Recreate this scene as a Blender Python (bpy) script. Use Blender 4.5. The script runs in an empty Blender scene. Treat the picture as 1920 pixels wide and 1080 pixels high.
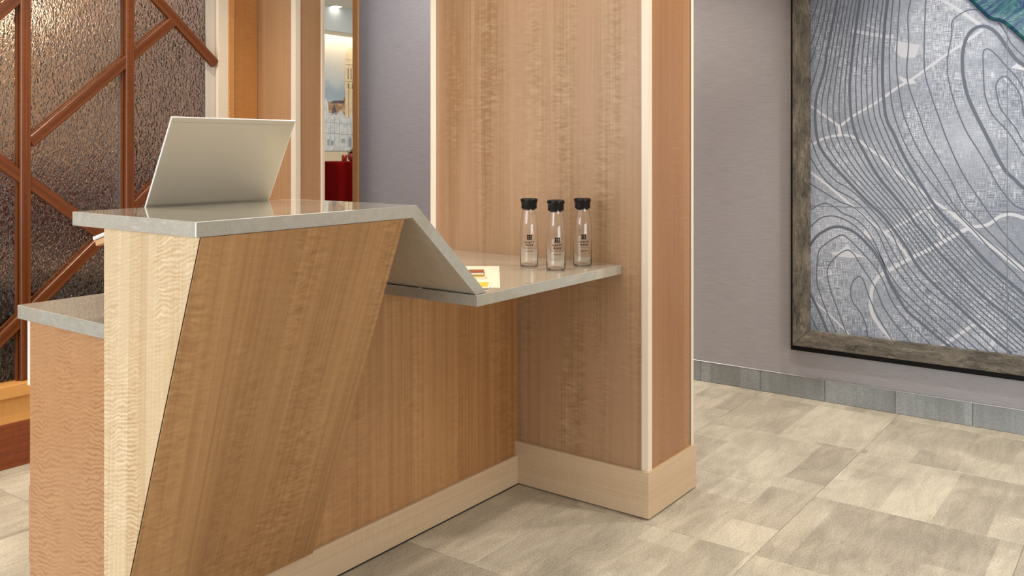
import bpy, bmesh, math, random
from mathutils import Vector, Matrix
random.seed(7)
S = bpy.context.scene
COL = S.collection
def lin(r, g=None, b=None):
    if g is None: r, g, b = r
    f = lambda v: (v/255/12.92) if v/255 <= .04045 else ((v/255+.055)/1.055)**2.4
    return (f(r), f(g), f(b), 1)

# ------------------------------------------------------------------ camera
cd = bpy.data.cameras.new('camera'); co = bpy.data.objects.new('camera', cd); COL.objects.link(co)
YAW = .6389
co.location = (0, 0, 1.28); co.rotation_euler = (math.pi/2, 0, YAW-math.pi/2)
cd.sensor_width = 36; cd.lens = 36*1672.06/1920; cd.shift_y = -(540-277.28)/1920; cd.clip_start = .05
S.camera = co
# ------------------------------------------------------------------ world, lights, exposure
S.view_settings.view_transform = 'Standard'; S.view_settings.look = 'None'
S.view_settings.exposure = 0.0; S.view_settings.gamma = 1
w = bpy.data.worlds.new('world'); S.world = w; w.use_nodes = True
w.node_tree.nodes['Background'].inputs[0].default_value = (.92, .96, 1, 1)
w.node_tree.nodes['Background'].inputs[1].default_value = .72
def area(name, loc, target, size, power, color, sy=None, spread=None):
    l = bpy.data.lights.new(name, 'AREA'); l.energy = power; l.color = color[:3]
    l.size = size
    if sy: l.shape = 'RECTANGLE'; l.size_y = sy
    if spread: l.spread = math.radians(spread)
    o = bpy.data.objects.new(name, l); COL.objects.link(o); o.location = loc
    o.rotation_euler = (Vector(target)-Vector(loc)).to_track_quat('-Z', 'Y').to_euler()
    return o
def spot(name, loc, target, power, color, angle=80, blend=.6, r=.06):
    l = bpy.data.lights.new(name, 'SPOT'); l.energy = power; l.color = color[:3]
    l.spot_size = math.radians(angle); l.spot_blend = blend; l.shadow_soft_size = r
    o = bpy.data.objects.new(name, l); COL.objects.link(o); o.location = loc
    o.rotation_euler = (Vector(target)-Vector(loc)).to_track_quat('-Z', 'Y').to_euler()
    return o
WARM = (1, .87, .70); COOL = (.86, .93, 1)
area('window_daylight', (-3.3, 2.6, 1.7), (2, 2.4, .9), 3.2, 178, COOL, 2.4)
area('side_fill_light', (.8, -3.8, 1.1), (2.2, 1.5, 1.05), 3.5, 86, (.97, .97, 1), 1.3)  # added low fill for the desk fronts, no window on this side
area('ceiling_fill_light', (3.9, 3.6, 2.95), (3.9, 3.6, 0), .9, 23, (1, .97, .94))  # added fill to brighten the wall behind the pillar, no fitting here
area('ceiling_fill_light', (3.5, -.4, 2.95), (3.7, .2, 0), 1.4, 30, (1, .95, .88))  # added soft overhead fill for the right side, no panel in the ceiling
spot('downlight_lamp', (3.75, .55, 2.93), (3.75, .65, 0), 82, (1, .9, .78), 95)
spot('downlight_lamp', (2.96, .76, 2.93), (2.96, .78, 0), 80, (1, .9, .76), 110, .6, .04)
spot('downlight_lamp', (3.85, 2.1, 2.93), (3.85, 2.2, 0), 62, WARM, 95)
spot('downlight_lamp', (1.1, 3.0, 2.93), (1.0, 3.0, 0), 120, WARM, 95)
spot('downlight_lamp', (2.2, 3.1, 2.93), (2.2, 3.1, 0), 60, WARM, 90)
spot('downlight_lamp', (2.25, 1.85, 2.93), (2.35, 1.9, 0), 42, WARM, 80)
spot('downlight_lamp', (1.45, 2.25, 2.93), (1.4, 2.2, 0), 52, WARM, 80)
area('far_room_light', (9.2, 8.2, 3.38), (9.4, 8.6, 0), 2.6, 130, (1, .96, .88))
area('cove_light', (10.4, 10.82, 3.16), (10.4, 10.99, 2.6), 5, 18, (1, .9, .72), .06)
area('back_room_light', (2.3, 4.7, 2.9), (2.3, 5.6, 1.6), .9, 42, (1, .84, .64))
area('back_room_light', (3.5, 4.7, 2.9), (3.8, 5.6, 1.4), .5, 9, (.75, .8, 1))

# ------------------------------------------------------------------ node helpers
class NT:
    def __init__(s, name):
        s.m = bpy.data.materials.new(name); s.m.use_nodes = True; s.t = s.m.node_tree
        s.b = s.t.nodes['Principled BSDF']
    def n(s, typ, **k):
        o = s.t.nodes.new(typ)
        for a, v in k.items():
            if a.startswith('_'): setattr(o, a[1:], v)
            else:
                key = a if a in [i.name for i in o.inputs] else None
                o.inputs[a.replace('0x', '')] if False else None
        return o
    def link(s, a, b): s.t.links.new(a, b)
    def val(s, sock, v):
        if hasattr(v, 'is_linked') or isinstance(v, bpy.types.NodeSocket): s.link(v, sock)
        else: sock.default_value = v
    def math(s, op, a, b=0., c=None):
        o = s.t.nodes.new('ShaderNodeMath'); o.operation = op
        s.val(o.inputs[0], a); s.val(o.inputs[1], b)
        if c is not None: s.val(o.inputs[2], c)
        return o.outputs[0]
    def pos(s): 
        o = s.t.nodes.new('ShaderNodeTexCoord'); return o.outputs['Object']
    def dot(s, v, d):
        o = s.t.nodes.new('ShaderNodeVectorMath'); o.operation = 'DOT_PRODUCT'
        s.link(v, o.inputs[0]); o.inputs[1].default_value = d; return o.outputs['Value']
    def comb(s, x, y, z=0.):
        o = s.t.nodes.new('ShaderNodeCombineXYZ')
        for i, v in enumerate((x, y, z)): s.val(o.inputs[i], v)
        return o.outputs[0]
    def noise(s, vec, scale=1., detail=3., rough=.5, dist=0.):
        o = s.t.nodes.new('ShaderNodeTexNoise')
        if vec is not None: s.link(vec, o.inputs['Vector'])
        o.inputs['Scale'].default_value = scale; o.inputs['Detail'].default_value = detail
        o.inputs['Roughness'].default_value = rough; o.inputs['Distortion'].default_value = dist
        return o.outputs['Fac']
    def ramp(s, f, stops, mode='LINEAR'):
        o = s.t.nodes.new('ShaderNodeValToRGB'); r = o.color_ramp; r.interpolation = mode
        while len(r.elements) < len(stops): r.elements.new(.5)
        for e, (p, c) in zip(r.elements, stops): e.position = p; e.color = c if len(c) == 4 else (*c, 1)
        s.link(f, o.inputs[0]); return o.outputs[0]
    def mix(s, f, a, b, mode='MIX'):
        o = s.t.nodes.new('ShaderNodeMix'); o.data_type = 'RGBA'; o.blend_type = mode
        s.val(o.inputs[0], f); s.val(o.inputs[6], a); s.val(o.inputs[7], b)
        return o.outputs[2]
    def bump(s, h, strength=.2, dist=.002):
        o = s.t.nodes.new('ShaderNodeBump'); o.inputs['Strength'].default_value = strength
        o.inputs['Distance'].default_value = dist; s.link(h, o.inputs['Height']); s.link(o.outputs[0], s.b.inputs['Normal'])
    def out(s, color, rough=.5, metal=0., **k):
        s.val(s.b.inputs['Base Color'], color); s.val(s.b.inputs['Roughness'], rough); s.b.inputs['Metallic'].default_value = metal
        for a, v in k.items(): s.val(s.b.inputs[a.replace('_', ' ')], v)
        return s.m
def scale2(t, a, l, ka, kl, z=0.):
    return t.comb(t.math('MULTIPLY', a, ka), t.math('MULTIPLY', l, kl), z)
def flat(name, c, rough=.5, metal=0., **k):
    t = NT(name); return t.out(c, rough, metal, **k)

GREY_S = lambda v: (v, v, v, 1)
def wood(name, light, dark, across=(1, 1, 0), along=(0, 0, 1), figure=.35, leaf=.16, streak=.5, rough=.38, seed=0., pink=None, fig_scale=1., reg=0.):
    """figured veneer: fine pores along the grain, leaf to leaf tone, ripple figure across it"""
    t = NT(name); p = t.pos(); a = t.dot(p, across); l = t.dot(p, along)
    a = t.math('ADD', a, seed)
    fine = t.noise(scale2(t, a, l, 260, 3.5), 1, 3, .6)
    mid = t.noise(scale2(t, a, l, 85, .8, seed), 1, 4, .7)
    broad = t.noise(scale2(t, a, l, 7, .45, seed+3), 1, 2, .5)
    q = t.math('DIVIDE', t.math('ADD', a, t.math('MULTIPLY', broad, .02)), leaf)
    wn = t.t.nodes.new('ShaderNodeTexWhiteNoise'); wn.noise_dimensions = '1D'
    t.link(t.math('FLOOR', q), wn.inputs['W'])
    wob = t.noise(scale2(t, a, l, 9, 6, seed), 1, 2, .5)
    ph = t.noise(t.comb(t.math('MULTIPLY', a, 26), t.math('MULTIPLY', l, 22), seed), 1, 2, .5)
    rip = t.math('ADD', t.math('MULTIPLY', t.math('SINE', t.math('ADD', t.math('MULTIPLY', l, 640*fig_scale), t.math('ADD', t.math('MULTIPLY', ph, 19), t.math('MULTIPLY', wob, 14)))), .30), .5)
    rip = t.math('ADD', t.math('MULTIPLY', rip, reg), t.math('MULTIPLY', t.noise(t.comb(t.math('MULTIPLY', a, 24), t.math('ADD', t.math('MULTIPLY', l, 105), t.math('MULTIPLY', ph, 3)), seed), 1, 2, .5), 1.5*(1-reg)))
    rip = t.math('SUBTRACT', rip, .25*(1-reg))
    patch = t.ramp(t.noise(scale2(t, a, l, 7, 1.6, seed+9), 1, 2, .5), [(.46, GREY_S(0)), (.62, GREY_S(1))])
    f = t.math('ADD', t.math('MULTIPLY', fine, .36*streak), t.math('MULTIPLY', mid, 1.05*streak))
    f = t.math('ADD', f, t.math('MULTIPLY', broad, .5*streak))
    f = t.math('ADD', f, t.math('MULTIPLY', t.math('SUBTRACT', wn.outputs['Value'], .5), .34*streak))
    f = t.math('SUBTRACT', f, .42*streak)
    rr = t.math('MULTIPLY', t.math('MULTIPLY', t.math('SUBTRACT', rip, .5), 2.2*figure), t.math('ADD', t.math('MULTIPLY', patch, .75), .25))
    f = t.math('ADD', f, rr)
    f = t.math('MULTIPLY', f, 1.45)
    c = t.ramp(f, [(0, light), (1, dark)])
    if pink:
        c = t.mix(t.ramp(t.noise(scale2(t, a, l, 11, .7, seed+5), 1, 2, .5), [(.42, GREY_S(0)), (.62, GREY_S(.75))]), c, pink)
    t.bump(fine, .06, .0006)
    return t.out(c, rough, Coat_Weight=.12, Coat_Roughness=.25)

# ------------------------------------------------------------------ mesh helpers
class MB:
    def __init__(s): s.b = bmesh.new()
    def box(s, x0, x1, y0, y1, z0, z1, bev=0., seg=2):
        r = bmesh.ops.create_cube(s.b, size=1)
        for v in r['verts']:
            v.co = Vector(((x0+x1)/2+v.co.x*(x1-x0), (y0+y1)/2+v.co.y*(y1-y0), (z0+z1)/2+v.co.z*(z1-z0)))
        if bev: s.bev(r['verts'], bev, seg)
        return s
    def bev(s, verts, bev, seg=2):
        es = set(e for v in verts for e in v.link_edges)
        bmesh.ops.bevel(s.b, geom=list(es), offset=bev, segments=seg, affect='EDGES', profile=.5)
    def prism(s, poly, d, bev=0., seg=2):
        """poly: list of 3d points (one cap), d: extrusion vector"""
        d = Vector(d); a = [s.b.verts.new(Vector(p)) for p in poly]; c = [s.b.verts.new(Vector(p)+d) for p in poly]
        n = len(poly); s.b.faces.new(a); s.b.faces.new(c[::-1])
        for i in range(n): s.b.faces.new((a[i], c[i], c[(i+1) % n], a[(i+1) % n]))
        bmesh.ops.recalc_face_normals(s.b, faces=s.b.faces)
        if bev: s.bev(a+c, bev, seg)
        return s
    def poly(s, pts): s.b.faces.new([s.b.verts.new(p) for p in pts]); return s
    def lathe(s, prof, c=(0, 0, 0), n=40, close=True):
        rings = []
        for r, z in prof:
            rings.append([s.b.verts.new((c[0]+r*math.cos(k*2*math.pi/n), c[1]+r*math.sin(k*2*math.pi/n), c[2]+z)) for k in range(n)] if r > 1e-6 else [s.b.verts.new((c[0], c[1], c[2]+z))])
        for A, B in zip(rings, rings[1:]):
            for k in range(n):
                k2 = (k+1) % n
                if len(A) == 1: s.b.faces.new((A[0], B[k], B[k2]))
                elif len(B) == 1: s.b.faces.new((A[k], B[0], A[k2]))
                else: s.b.faces.new((A[k], A[k2], B[k2], B[k]))
        bmesh.ops.recalc_face_normals(s.b, faces=s.b.faces)
        return s
    def mesh(s, name, smooth=False):
        me = bpy.data.meshes.new(name); s.b.to_mesh(me); s.b.free()
        if smooth:
            for p in me.polygons: p.use_smooth = True
        return me
    def build(s, name, mat, parent=None, smooth=False, kind=None, label=None):
        me = s.mesh(name, smooth)
        if mat: me.materials.append(mat)
        return link(name, me, parent, kind, label)
def base_of(p):
    return (base_of(p.parent) if p.parent else Vector((0, 0, 0))) + p.location
def link(name, me, parent=None, kind=None, label=None):
    o = bpy.data.objects.new(name, me); COL.objects.link(o)
    if parent: o.parent = parent; o.location = -base_of(parent)
    if kind: o['kind'] = kind
    if label: o['label'] = label
    return o
def thing(name, label, cat, loc, group=None):
    o = bpy.data.objects.new(name, None); COL.objects.link(o); o.location = loc; o.empty_display_size = .1
    o['label'] = label; o['category'] = cat
    if group: o['group'] = group
    return o
def structure(name, loc=(0, 0, 0)):
    o = bpy.data.objects.new(name, None); COL.objects.link(o); o.location = loc; o.empty_display_size = .1
    o['kind'] = 'structure'; return o
def catmull(pts, sub=5):
    P = [Vector(p) for p in pts]; P = [P[0]*2-P[1]]+P+[P[-1]*2-P[-2]]; out = []
    for i in range(1, len(P)-2):
        a, b, c, d = P[i-1:i+3]
        for k in range(sub):
            t = k/sub
            out.append(.5*((2*b)+(c-a)*t+(2*a-5*b+4*c-d)*t*t+(3*b-a-3*c+d)*t**3))
    out.append(P[-2]); return out
# ------------------------------------------------------------------ materials
M = {}
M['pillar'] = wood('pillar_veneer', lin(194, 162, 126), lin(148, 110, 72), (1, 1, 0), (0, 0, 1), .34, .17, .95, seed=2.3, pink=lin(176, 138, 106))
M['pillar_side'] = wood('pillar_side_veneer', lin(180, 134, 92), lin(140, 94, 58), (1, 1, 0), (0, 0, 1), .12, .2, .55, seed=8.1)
M['counter'] = wood('counter_veneer', lin(196, 150, 100), lin(148, 102, 58), (1, 1, 0), (0, 0, 1), .16, .21, .85, seed=4.4)
M['lean'] = wood('leaning_panel_veneer', lin(192, 148, 98), lin(140, 96, 52), (1, 0, .066), (.1, 0, 1), .30, .19, .72, seed=5.2)
M['end'] = wood('end_panel_veneer', lin(228, 206, 170), lin(186, 150, 106), (0, 1, .03), (0, .25, 1), .52, .07, .62, seed=1.7, fig_scale=1.0, reg=.5)
M['cab'] = wood('cabinet_veneer', lin(188, 142, 100), lin(150, 100, 62), (0, 1, 0), (0, .16, 1), .62, .4, .30, seed=6.6, fig_scale=.85, reg=.55)
M['pale'] = wood('pale_maple', lin(226, 206, 176), lin(196, 166, 130), (0, 0, 1), (1, 1, 0), .12, .5, .7, seed=3.1, rough=.42)
M['edge'] = wood('pale_edging', lin(240, 226, 206), lin(222, 198, 168), (1, 1, 0), (0, 0, 1), .05, .5, .4, seed=3.9, rough=.35)
M['amber'] = wood('amber_maple', lin(210, 152, 90), lin(178, 116, 58), (1, 1, 0), (0, 0, 1), .2, .3, .5, seed=7.7)
M['amber_h'] = wood('amber_maple_rail', lin(232, 172, 100), lin(200, 130, 62), (0, 0, 1), (1, 1, 0), .1, .6, .5, seed=7.2)
M['pier'] = wood('pier_veneer', lin(196, 154, 112), lin(156, 110, 70), (1, 1, 0), (0, 0, 1), .10, .3, .55, seed=9.3)
M['walnut'] = wood('walnut', lin(158, 80, 34), lin(88, 34, 12), (0, 0, 1), (1, 1, 0), .1, .8, .7, seed=1.1, rough=.4)
M['batten'] = wood('cherry_batten', lin(164, 94, 42), lin(96, 46, 16), (1, 0, 0), (0, 0, 1), .10, .05, .9, seed=2.9, rough=.36)

def quartz(name, c, c2):
    t = NT(name); p = t.pos()
    f = t.math('ADD', t.math('MULTIPLY', t.noise(p, 420, 2, .6), .5), t.math('MULTIPLY', t.noise(p, 45, 4, .7), .5))
    col = t.ramp(f, [(.32, c2), (.6, c)])
    v = t.t.nodes.new('ShaderNodeTexVoronoi'); t.link(p, v.inputs['Vector']); v.inputs['Scale'].default_value = 55
    sp = t.ramp(v.outputs['Distance'], [(.045, GREY_S(1)), (.06, GREY_S(0))])
    col = t.mix(t.math('MULTIPLY', sp, .35), col, lin(110, 104, 96))
    return t.out(col, .035, IOR=1.85, Coat_Weight=.5, Coat_Roughness=.02)
M['quartz'] = quartz('pale_quartz', lin(180, 174, 160), lin(164, 158, 144))
M['gap'] = flat('dark_gap', lin(30, 27, 24), .9)

def stone(name, c1, c2, c3, cool=0.):
    t = NT(name); oi = t.t.nodes.new('ShaderNodeObjectInfo'); r = oi.outputs['Random']
    p = t.pos(); sep = t.t.nodes.new('ShaderNodeSeparateXYZ'); t.link(p, sep.inputs[0])
    x = t.math('ADD', sep.outputs[0], t.math('MULTIPLY', r, 37)); y = t.math('ADD', sep.outputs[1], t.math('MULTIPLY', r, 91)); z = sep.outputs[2]
    v = t.comb(x, y, z)
    big = t.noise(v, 2.6, 4, .6, .6)
    vein = t.noise(t.comb(t.math('MULTIPLY', x, 3.2), t.math('MULTIPLY', y, 13), z), 1.3, 6, .68, 1.0)
    br = t.t.nodes.new('ShaderNodeTexBrick'); t.link(v, br.inputs['Vector'])
    br.inputs['Scale'].default_value = 1; br.inputs['Mortar Size'].default_value = 0; br.inputs['Brick Width'].default_value = .43; br.inputs['Row Height'].default_value = .171
    br.inputs['Color1'].default_value = GREY_S(0); br.inputs['Color2'].default_value = GREY_S(1); br.offset = .37
    gr = t.noise(v, 150, 3, .75)
    f = t.math('ADD', t.math('MULTIPLY', big, .55), t.math('MULTIPLY', vein, .6))
    f = t.math('ADD', f, t.math('MULTIPLY', t.math('SUBTRACT', br.outputs['Color'], .5), .20))
    f = t.math('ADD', f, t.math('MULTIPLY', t.math('SUBTRACT', gr, .5), .9))
    f = t.math('ADD', f, t.math('MULTIPLY', t.math('SUBTRACT', r, .5), .12))
    c = t.ramp(f, [(.30, c1), (.56, c2), (.80, c3)])
    pit = t.ramp(t.noise(v, 95, 2, .5), [(.24, GREY_S(1)), (.30, GREY_S(0))])
    c = t.mix(t.math('MULTIPLY', pit, .4), c, lin(96, 84, 72))
    t.bump(gr, .12, .0008)
    return t.out(c, t.math('ADD', t.math('MULTIPLY', big, .2), .36))
M['tile'] = stone('stone_tile', lin(146, 137, 123), lin(182, 173, 155), lin(214, 206, 186))
M['tile_b'] = stone('stone_baseboard', lin(120, 122, 120), lin(138, 143, 145), lin(160, 165, 168))
M['grout'] = flat('grout', lin(146, 136, 120), .8)
def wallpaper():
    t = NT('woven_wallpaper'); p = t.pos(); a = t.dot(p, (1, 1, 0)); z = t.dot(p, (0, 0, 1))
    n1 = t.noise(scale2(t, a, z, 9, 420), 1, 3, .6); n2 = t.noise(scale2(t, a, z, 300, 60), 1, 2, .5)
    f = t.math('ADD', t.math('MULTIPLY', n1, .75), t.math('MULTIPLY', n2, .25))
    c = t.ramp(f, [(.3, lin(146, 143, 147)), (.7, lin(171, 168, 173))])
    t.bump(f, .35, .001)
    return t.out(c, t.math('ADD', t.math('MULTIPLY', n1, .2), .38))
M['wall'] = wallpaper()
M['white'] = flat('white_paint', lin(232, 228, 220), .7)
M['cream'] = flat('cream_paint', lin(226, 208, 178), .7)
M['steel'] = flat('brushed_metal', lin(205, 205, 205), .3, .9)
M['silver'] = flat('silver_aluminium', lin(196, 190, 176), .32, .55)
M['silver_edge'] = flat('bright_aluminium_edge', lin(238, 238, 236), .3, .2)
M['black'] = flat('black_plastic', lin(6, 6, 8), .3, Specular_IOR_Level=.3)
M['key'] = flat('dark_keys', lin(40, 42, 46), .5)
M['ink'] = flat('black_print', lin(2, 2, 2), .7, Specular_IOR_Level=.1)
M['paper'] = flat('white_paper', lin(238, 232, 214), .35)
M['yellow'] = flat('yellow_wrapper', lin(226, 196, 60), .35)
M['brown'] = flat('brown_stripe', lin(140, 74, 36), .5)
M['frame_black'] = flat('black_float_frame', lin(5, 5, 6), .6, Specular_IOR_Level=.2)

# ------------------------------------------------------------------ setting
PX, PY, OX, OY = .584, .673, 2.71, 1.061
fl = structure('floor')
MB().box(-4.2, 4.62, -4.6, 7.2, -.12, -.0016).build('grout_bed', M['grout'], fl)
MB().box(4.62, 15, -4.6, 12, -.12, -.004).build('far_floor', M['tile'], fl)
g = .0022
tm = MB().box(-PX/2+g/2, PX/2-g/2, -PY/2+g/2, PY/2-g/2, -.012, 0, .0012, 1).mesh('tile'); tm.materials.append(M['tile'])
for i in range(-11, 4):
    for j in range(-5, 8):
        x0, y0 = OX+i*PX, OY+j*PY
        if x0+PX > 4.56:
            t_ = MB().box(x0+g/2, 4.562, y0+g/2, y0+PY-g/2, -.012, 0, .0012, 1).build('tile', M['tile'], fl); continue
        o = bpy.data.objects.new('tile', tm); COL.objects.link(o); o.parent = fl; o.location = (x0+PX/2, y0+PY/2, 0)
c = structure('ceiling'); MB().box(-4.2, 5.2, -4.6, 7.4, 3.0, 3.1).build('ceiling_board', M['white'], c)
for (x, y) in ((3.75, .55), (2.96, .76), (3.85, 2.1), (1.1, 3.0), (2.2, 3.1), (2.25, 1.85), (1.45, 2.25)):
    MB().lathe([(.045, 0), (.06, 0), (.062, -.006), (.045, -.006)], (x, y, 2.999), 24).build('downlight_ring', M['white'], c, True)
wr = structure('wall_right', (4.56, 0, 0))
MB().box(4.56, 4.70, -4.6, 4.779, 0, 3.0).build('wall_face', M['wall'], wr)
tr = structure('trim_1', (4.56, 4.8, 0))
MB().box(4.548, 4.712, 4.779, 4.836, 0, 3.0, .003).build('jamb_board', M['amber'], tr)
bb = structure('baseboard_right', (4.56, 0, 0))
bt = None
y = 4.776; cuts = [4.776]
k = 1.416
while k+.336*9 > -4.5: cuts.append(k+.336*9); k -= .336
cuts = [v for v in cuts if v <= 4.776]
for a, b_ in zip(cuts, cuts[1:]):
    if a-b_ > .02: MB().box(4.549, 4.56, b_+.001, a-.001, .001, .108, .001, 1).build('tile', M['tile_b'], bb)
MB().box(4.547, 4.561, -4.5, 4.778, .108, .1125, .001, 1).build('metal_edge_strip', M['steel'], bb)
wb = structure('wall_back'); MB().box(-4.3, 4.7, -4.7, -4.6, 0, 3.0).build('wall_face', M['cream'], wb)
# glazed front of the lobby behind the photographer's left: posts and head rail of the window the daylight enters by
wf = structure('window_1', (-4.2, 0, 0))
for yy in (-4.6, -2.2, .2, 2.6, 5.0, 7.2): MB().box(-4.26, -4.14, yy-.04, yy+.04, 0, 3.0).build('window_post', M['key'], wf)
MB().box(-4.26, -4.14, -4.6, 7.2, 0, .12).build('window_rail', M['key'], wf)
# room behind the textured glass
rb = structure('wall_left'); MB().box(-4.2, 4.05, 5.6, 5.7, 0, 3.0).build('wall_face', flat('tan_paint', lin(190, 166, 138), .8), rb)
MB().box(4.0, 4.05, 4.62, 5.6, 0, 3.0).build('wall_return', flat('lilac_grey_paint', lin(150, 148, 168), .8), rb)

# ------------------------------------------------------------------ far room through the opening
fw = structure('wall_far'); MB().box(5, 15, 11.0, 11.1, 0, 3.45).build('wall_face', M['cream'], fw)
MB().box(14.9, 15, 4.8, 11, 0, 3.45).build('wall_side', M['cream'], fw)
fc = structure('ceiling_far'); MB().box(5.2, 15, 3, 11.1, 3.45, 3.55).build('ceiling_board', M['white'], fc)
MB().box(5.2, 15, 10.35, 10.43, 3.075, 3.45).build('cove_fascia', flat('pale_grey_paint', lin(206, 212, 214), .7), fc)
MB().box(5.2, 15, 10.43, 10.75, 3.075, 3.10).build('cove_shelf', M['white'], fc)
dl = thing('ceiling_light', 'small round recessed downlight glowing in the far room ceiling', 'light', (7.6, 10.0, 3.44))
_t = 13.66; _k = (631-960)/1672.06
_lx = _t*(math.cos(YAW)+math.sin(YAW)*_k); _ly = _t*(math.sin(YAW)-math.cos(YAW)*_k)
dl.location = (_lx, _ly, 3.44)
MB().lathe([(.08, 0), (.115, 0), (.115, -.008), (.08, -.008), (.08, 0)], (_lx, _ly, 3.449), 32).build('trim_ring', M['white'], dl, True)
em = NT('lamp_glow'); em.b.inputs['Emission Color'].default_value = (1, .95, .85, 1); em.b.inputs['Emission Strength'].default_value = 9
MB().lathe([(0, -.004), (.08, -.004)], (_lx, _ly, 3.448), 32).build('lamp_disc', em.m, dl)

# cityscape mural (flat print: thin layers on a panel)
mu = thing('cityscape_mural', 'tall pale watercolour wall mural of a bell tower and old buildings, in the far room', 'picture', (10.6, 10.98, 1.23))
t = NT('mural_sky'); p = t.pos(); z = t.dot(p, (0, 0, 1)); n = t.noise(p, 2.2, 5, .65)
zz = t.math('ADD', t.math('MULTIPLY', t.math('SUBTRACT', z, 1.9), .8), t.math('MULTIPLY', t.math('SUBTRACT', n, .5), .6))
M['mural'] = t.out(t.ramp(zz, [(0, lin(176, 190, 202)), (.20, lin(160, 178, 194)), (.34, lin(196, 204, 208)), (.55, lin(218, 212, 202)), (1, lin(232, 220, 200))]), .8)
MB().box(8.3, 13.2, 10.985, 11.0, 1.23, 3.2).build('mural_panel', M['mural'], mu)
def art_layer(name, col, shapes, y, par, ncol=None):
    t = NT(name+'_print'); n = t.noise(t.pos(), 14, 4, .65)
    m = t.out(t.ramp(n, [(.35, ncol or col), (.6, col)]), .8)
    b = MB()
    for pl in shapes: b.poly([(x, y, z) for x, z in pl])
    o = b.build(name, m, par); return o
def R(x0, x1, z0, z1): return [(x0, z0), (x1, z0), (x1, z1), (x0, z1)]
art_layer('brown_houses', lin(164, 124, 96), [[(9.80, 1.7), (9.80, 2.02), (9.92, 2.04), (9.93, 1.99), (10.02, 2.03), (10.10, 2.04), (10.12, 2.08), (10.18, 2.12), (10.18, 1.7)]], 10.984, mu, lin(214, 184, 150))
art_layer('house_roofs', lin(92, 84, 92), [[(9.84, 2.0), (9.92, 2.05), (10.16, 2.06), (10.14, 2.01)], [(9.90, 1.78), (9.88, 1.9), (9.93, 2.0), (9.97, 1.92), (9.96, 1.78)]], 10.983, mu, lin(120, 104, 104))
tw = [(10.16, 1.62), (10.17, 2.25), (10.15, 2.26), (10.18, 2.62), (10.17, 2.66), (10.19, 2.84), (10.24, 2.93), (10.34, 2.95), (10.50, 2.95), (10.6, 2.9), (10.64, 2.66), (10.62, 1.62)]
art_layer('bell_tower', lin(228, 204, 164), [tw], 10.982, mu, lin(238, 222, 190))
wins = [R(10.225+i*.062, 10.25+i*.062, 2.42, 2.60) for i in range(5)] + [R(10.225+i*.09, 10.26+i*.09, 2.26, 2.35) for i in range(4)]
wins += [R(10.24+i*.09, 10.252+i*.09, 1.74, 2.24) for i in range(4)] + [R(10.19, 10.6, 2.655, 2.665), R(10.18, 10.6, 2.375, 2.385), R(10.19, 10.6, 2.74, 2.746)]
art_layer('tower_windows', lin(132, 116, 100), wins, 10.981, mu, lin(168, 146, 124))
art_layer('pale_church', lin(226, 228, 228), [[(8.9, 1.235), (8.9, 1.9), (9.6, 1.9), (9.70, 2.0), (9.75, 2.09), (9.80, 2.0), (9.81, 1.85), (9.9, 1.84), (9.98, 1.82), (10.06, 1.90), (10.10, 1.88), (10.16, 1.8), (10.24, 1.77), (10.30, 1.86), (10.36, 1.8), (10.8, 1.8), (10.8, 1.235)]], 10.980, mu, lin(196, 202, 208))
gl = [R(9.84, 9.848, 1.3, 1.78), R(9.93, 9.938, 1.26, 1.78), R(10.04, 10.048, 1.26, 1.78), R(10.21, 10.217, 1.26, 1.74), R(10.30, 10.307, 1.26, 1.74),
      [(9.7, 1.52), (9.7, 1.528), (10.7, 1.486), (10.7, 1.478)], [(9.7, 1.69), (9.7, 1.697), (10.7, 1.66), (10.7, 1.653)],
      [(9.84, 1.80), (9.84, 1.82), (9.98, 1.87), (9.98, 1.85)], R(9.78, 9.83, 1.32, 1.42), R(10.09, 10.16, 1.36, 1.43), [(10.24, 1.29), (10.23, 1.42), (10.27, 1.48), (10.31, 1.42), (10.31, 1.29)], R(10.44, 10.52, 1.3, 1.44), R(9.86, 9.91, 1.32, 1.4)]
art_layer('church_lines', lin(150, 156, 164), gl, 10.979, mu, lin(176, 182, 188))

TX, TY, TZ = 8.66, 9.32, 1.09
tb = thing('cocktail_table', 'high round table draped to the ground in dark red cloth, in the far room', 'table', (TX, TY, 0))
t = NT('red_cloth'); M['red'] = t.out(t.ramp(t.noise(t.pos(), 60, 2, .5), [(.3, lin(100, 3, 2)), (.7, lin(122, 6, 3))]), .9, Specular_IOR_Level=.1)
b = MB(); N = 96; rows = [0, .02, .12, .3, .5, .7, .9, 1.0]; rings = []
for q in rows:
    ring = []
    for k in range(N):
        an = 2*math.pi*k/N; fold = (.012+.085*q)*(math.sin(an*9)+.4*math.sin(an*17+1))*(q > .01)
        r = .40+.006*(q > .01)+fold*.8-.03*q
        ring.append(b.b.verts.new((TX+r*math.cos(an), TY+r*math.sin(an), TZ-q*1.075)))
    rings.append(ring)
b.b.faces.new(rings[0])
for A, B in zip(rings, rings[1:]):
    for k in range(N): b.b.faces.new((A[k], B[k], B[(k+1) % N], A[(k+1) % N]))
bmesh.ops.recalc_face_normals(b.b, faces=b.b.faces)
b.build('table_cloth', M['red'], tb, True)
MB().lathe([(0, 0), (.385, 0), (.385, -.025), (0, -.025)], (TX, TY, TZ-.004), 48).build('table_top', M['key'], tb)
MB().lathe([(0, 0), (.03, 0), (.03, -1.0), (.22, -1.03), (.24, -1.055), (0, -1.055)], (TX, TY, TZ-.03), 32).build('pedestal', M['key'], tb)
def ground(px, t_): 
    k = (px-960)/1672.06; return (t_*(math.cos(YAW)+math.sin(YAW)*k), t_*(math.sin(YAW)-math.cos(YAW)*k))
vx, vy = ground(645.5, 12.45)
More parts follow.
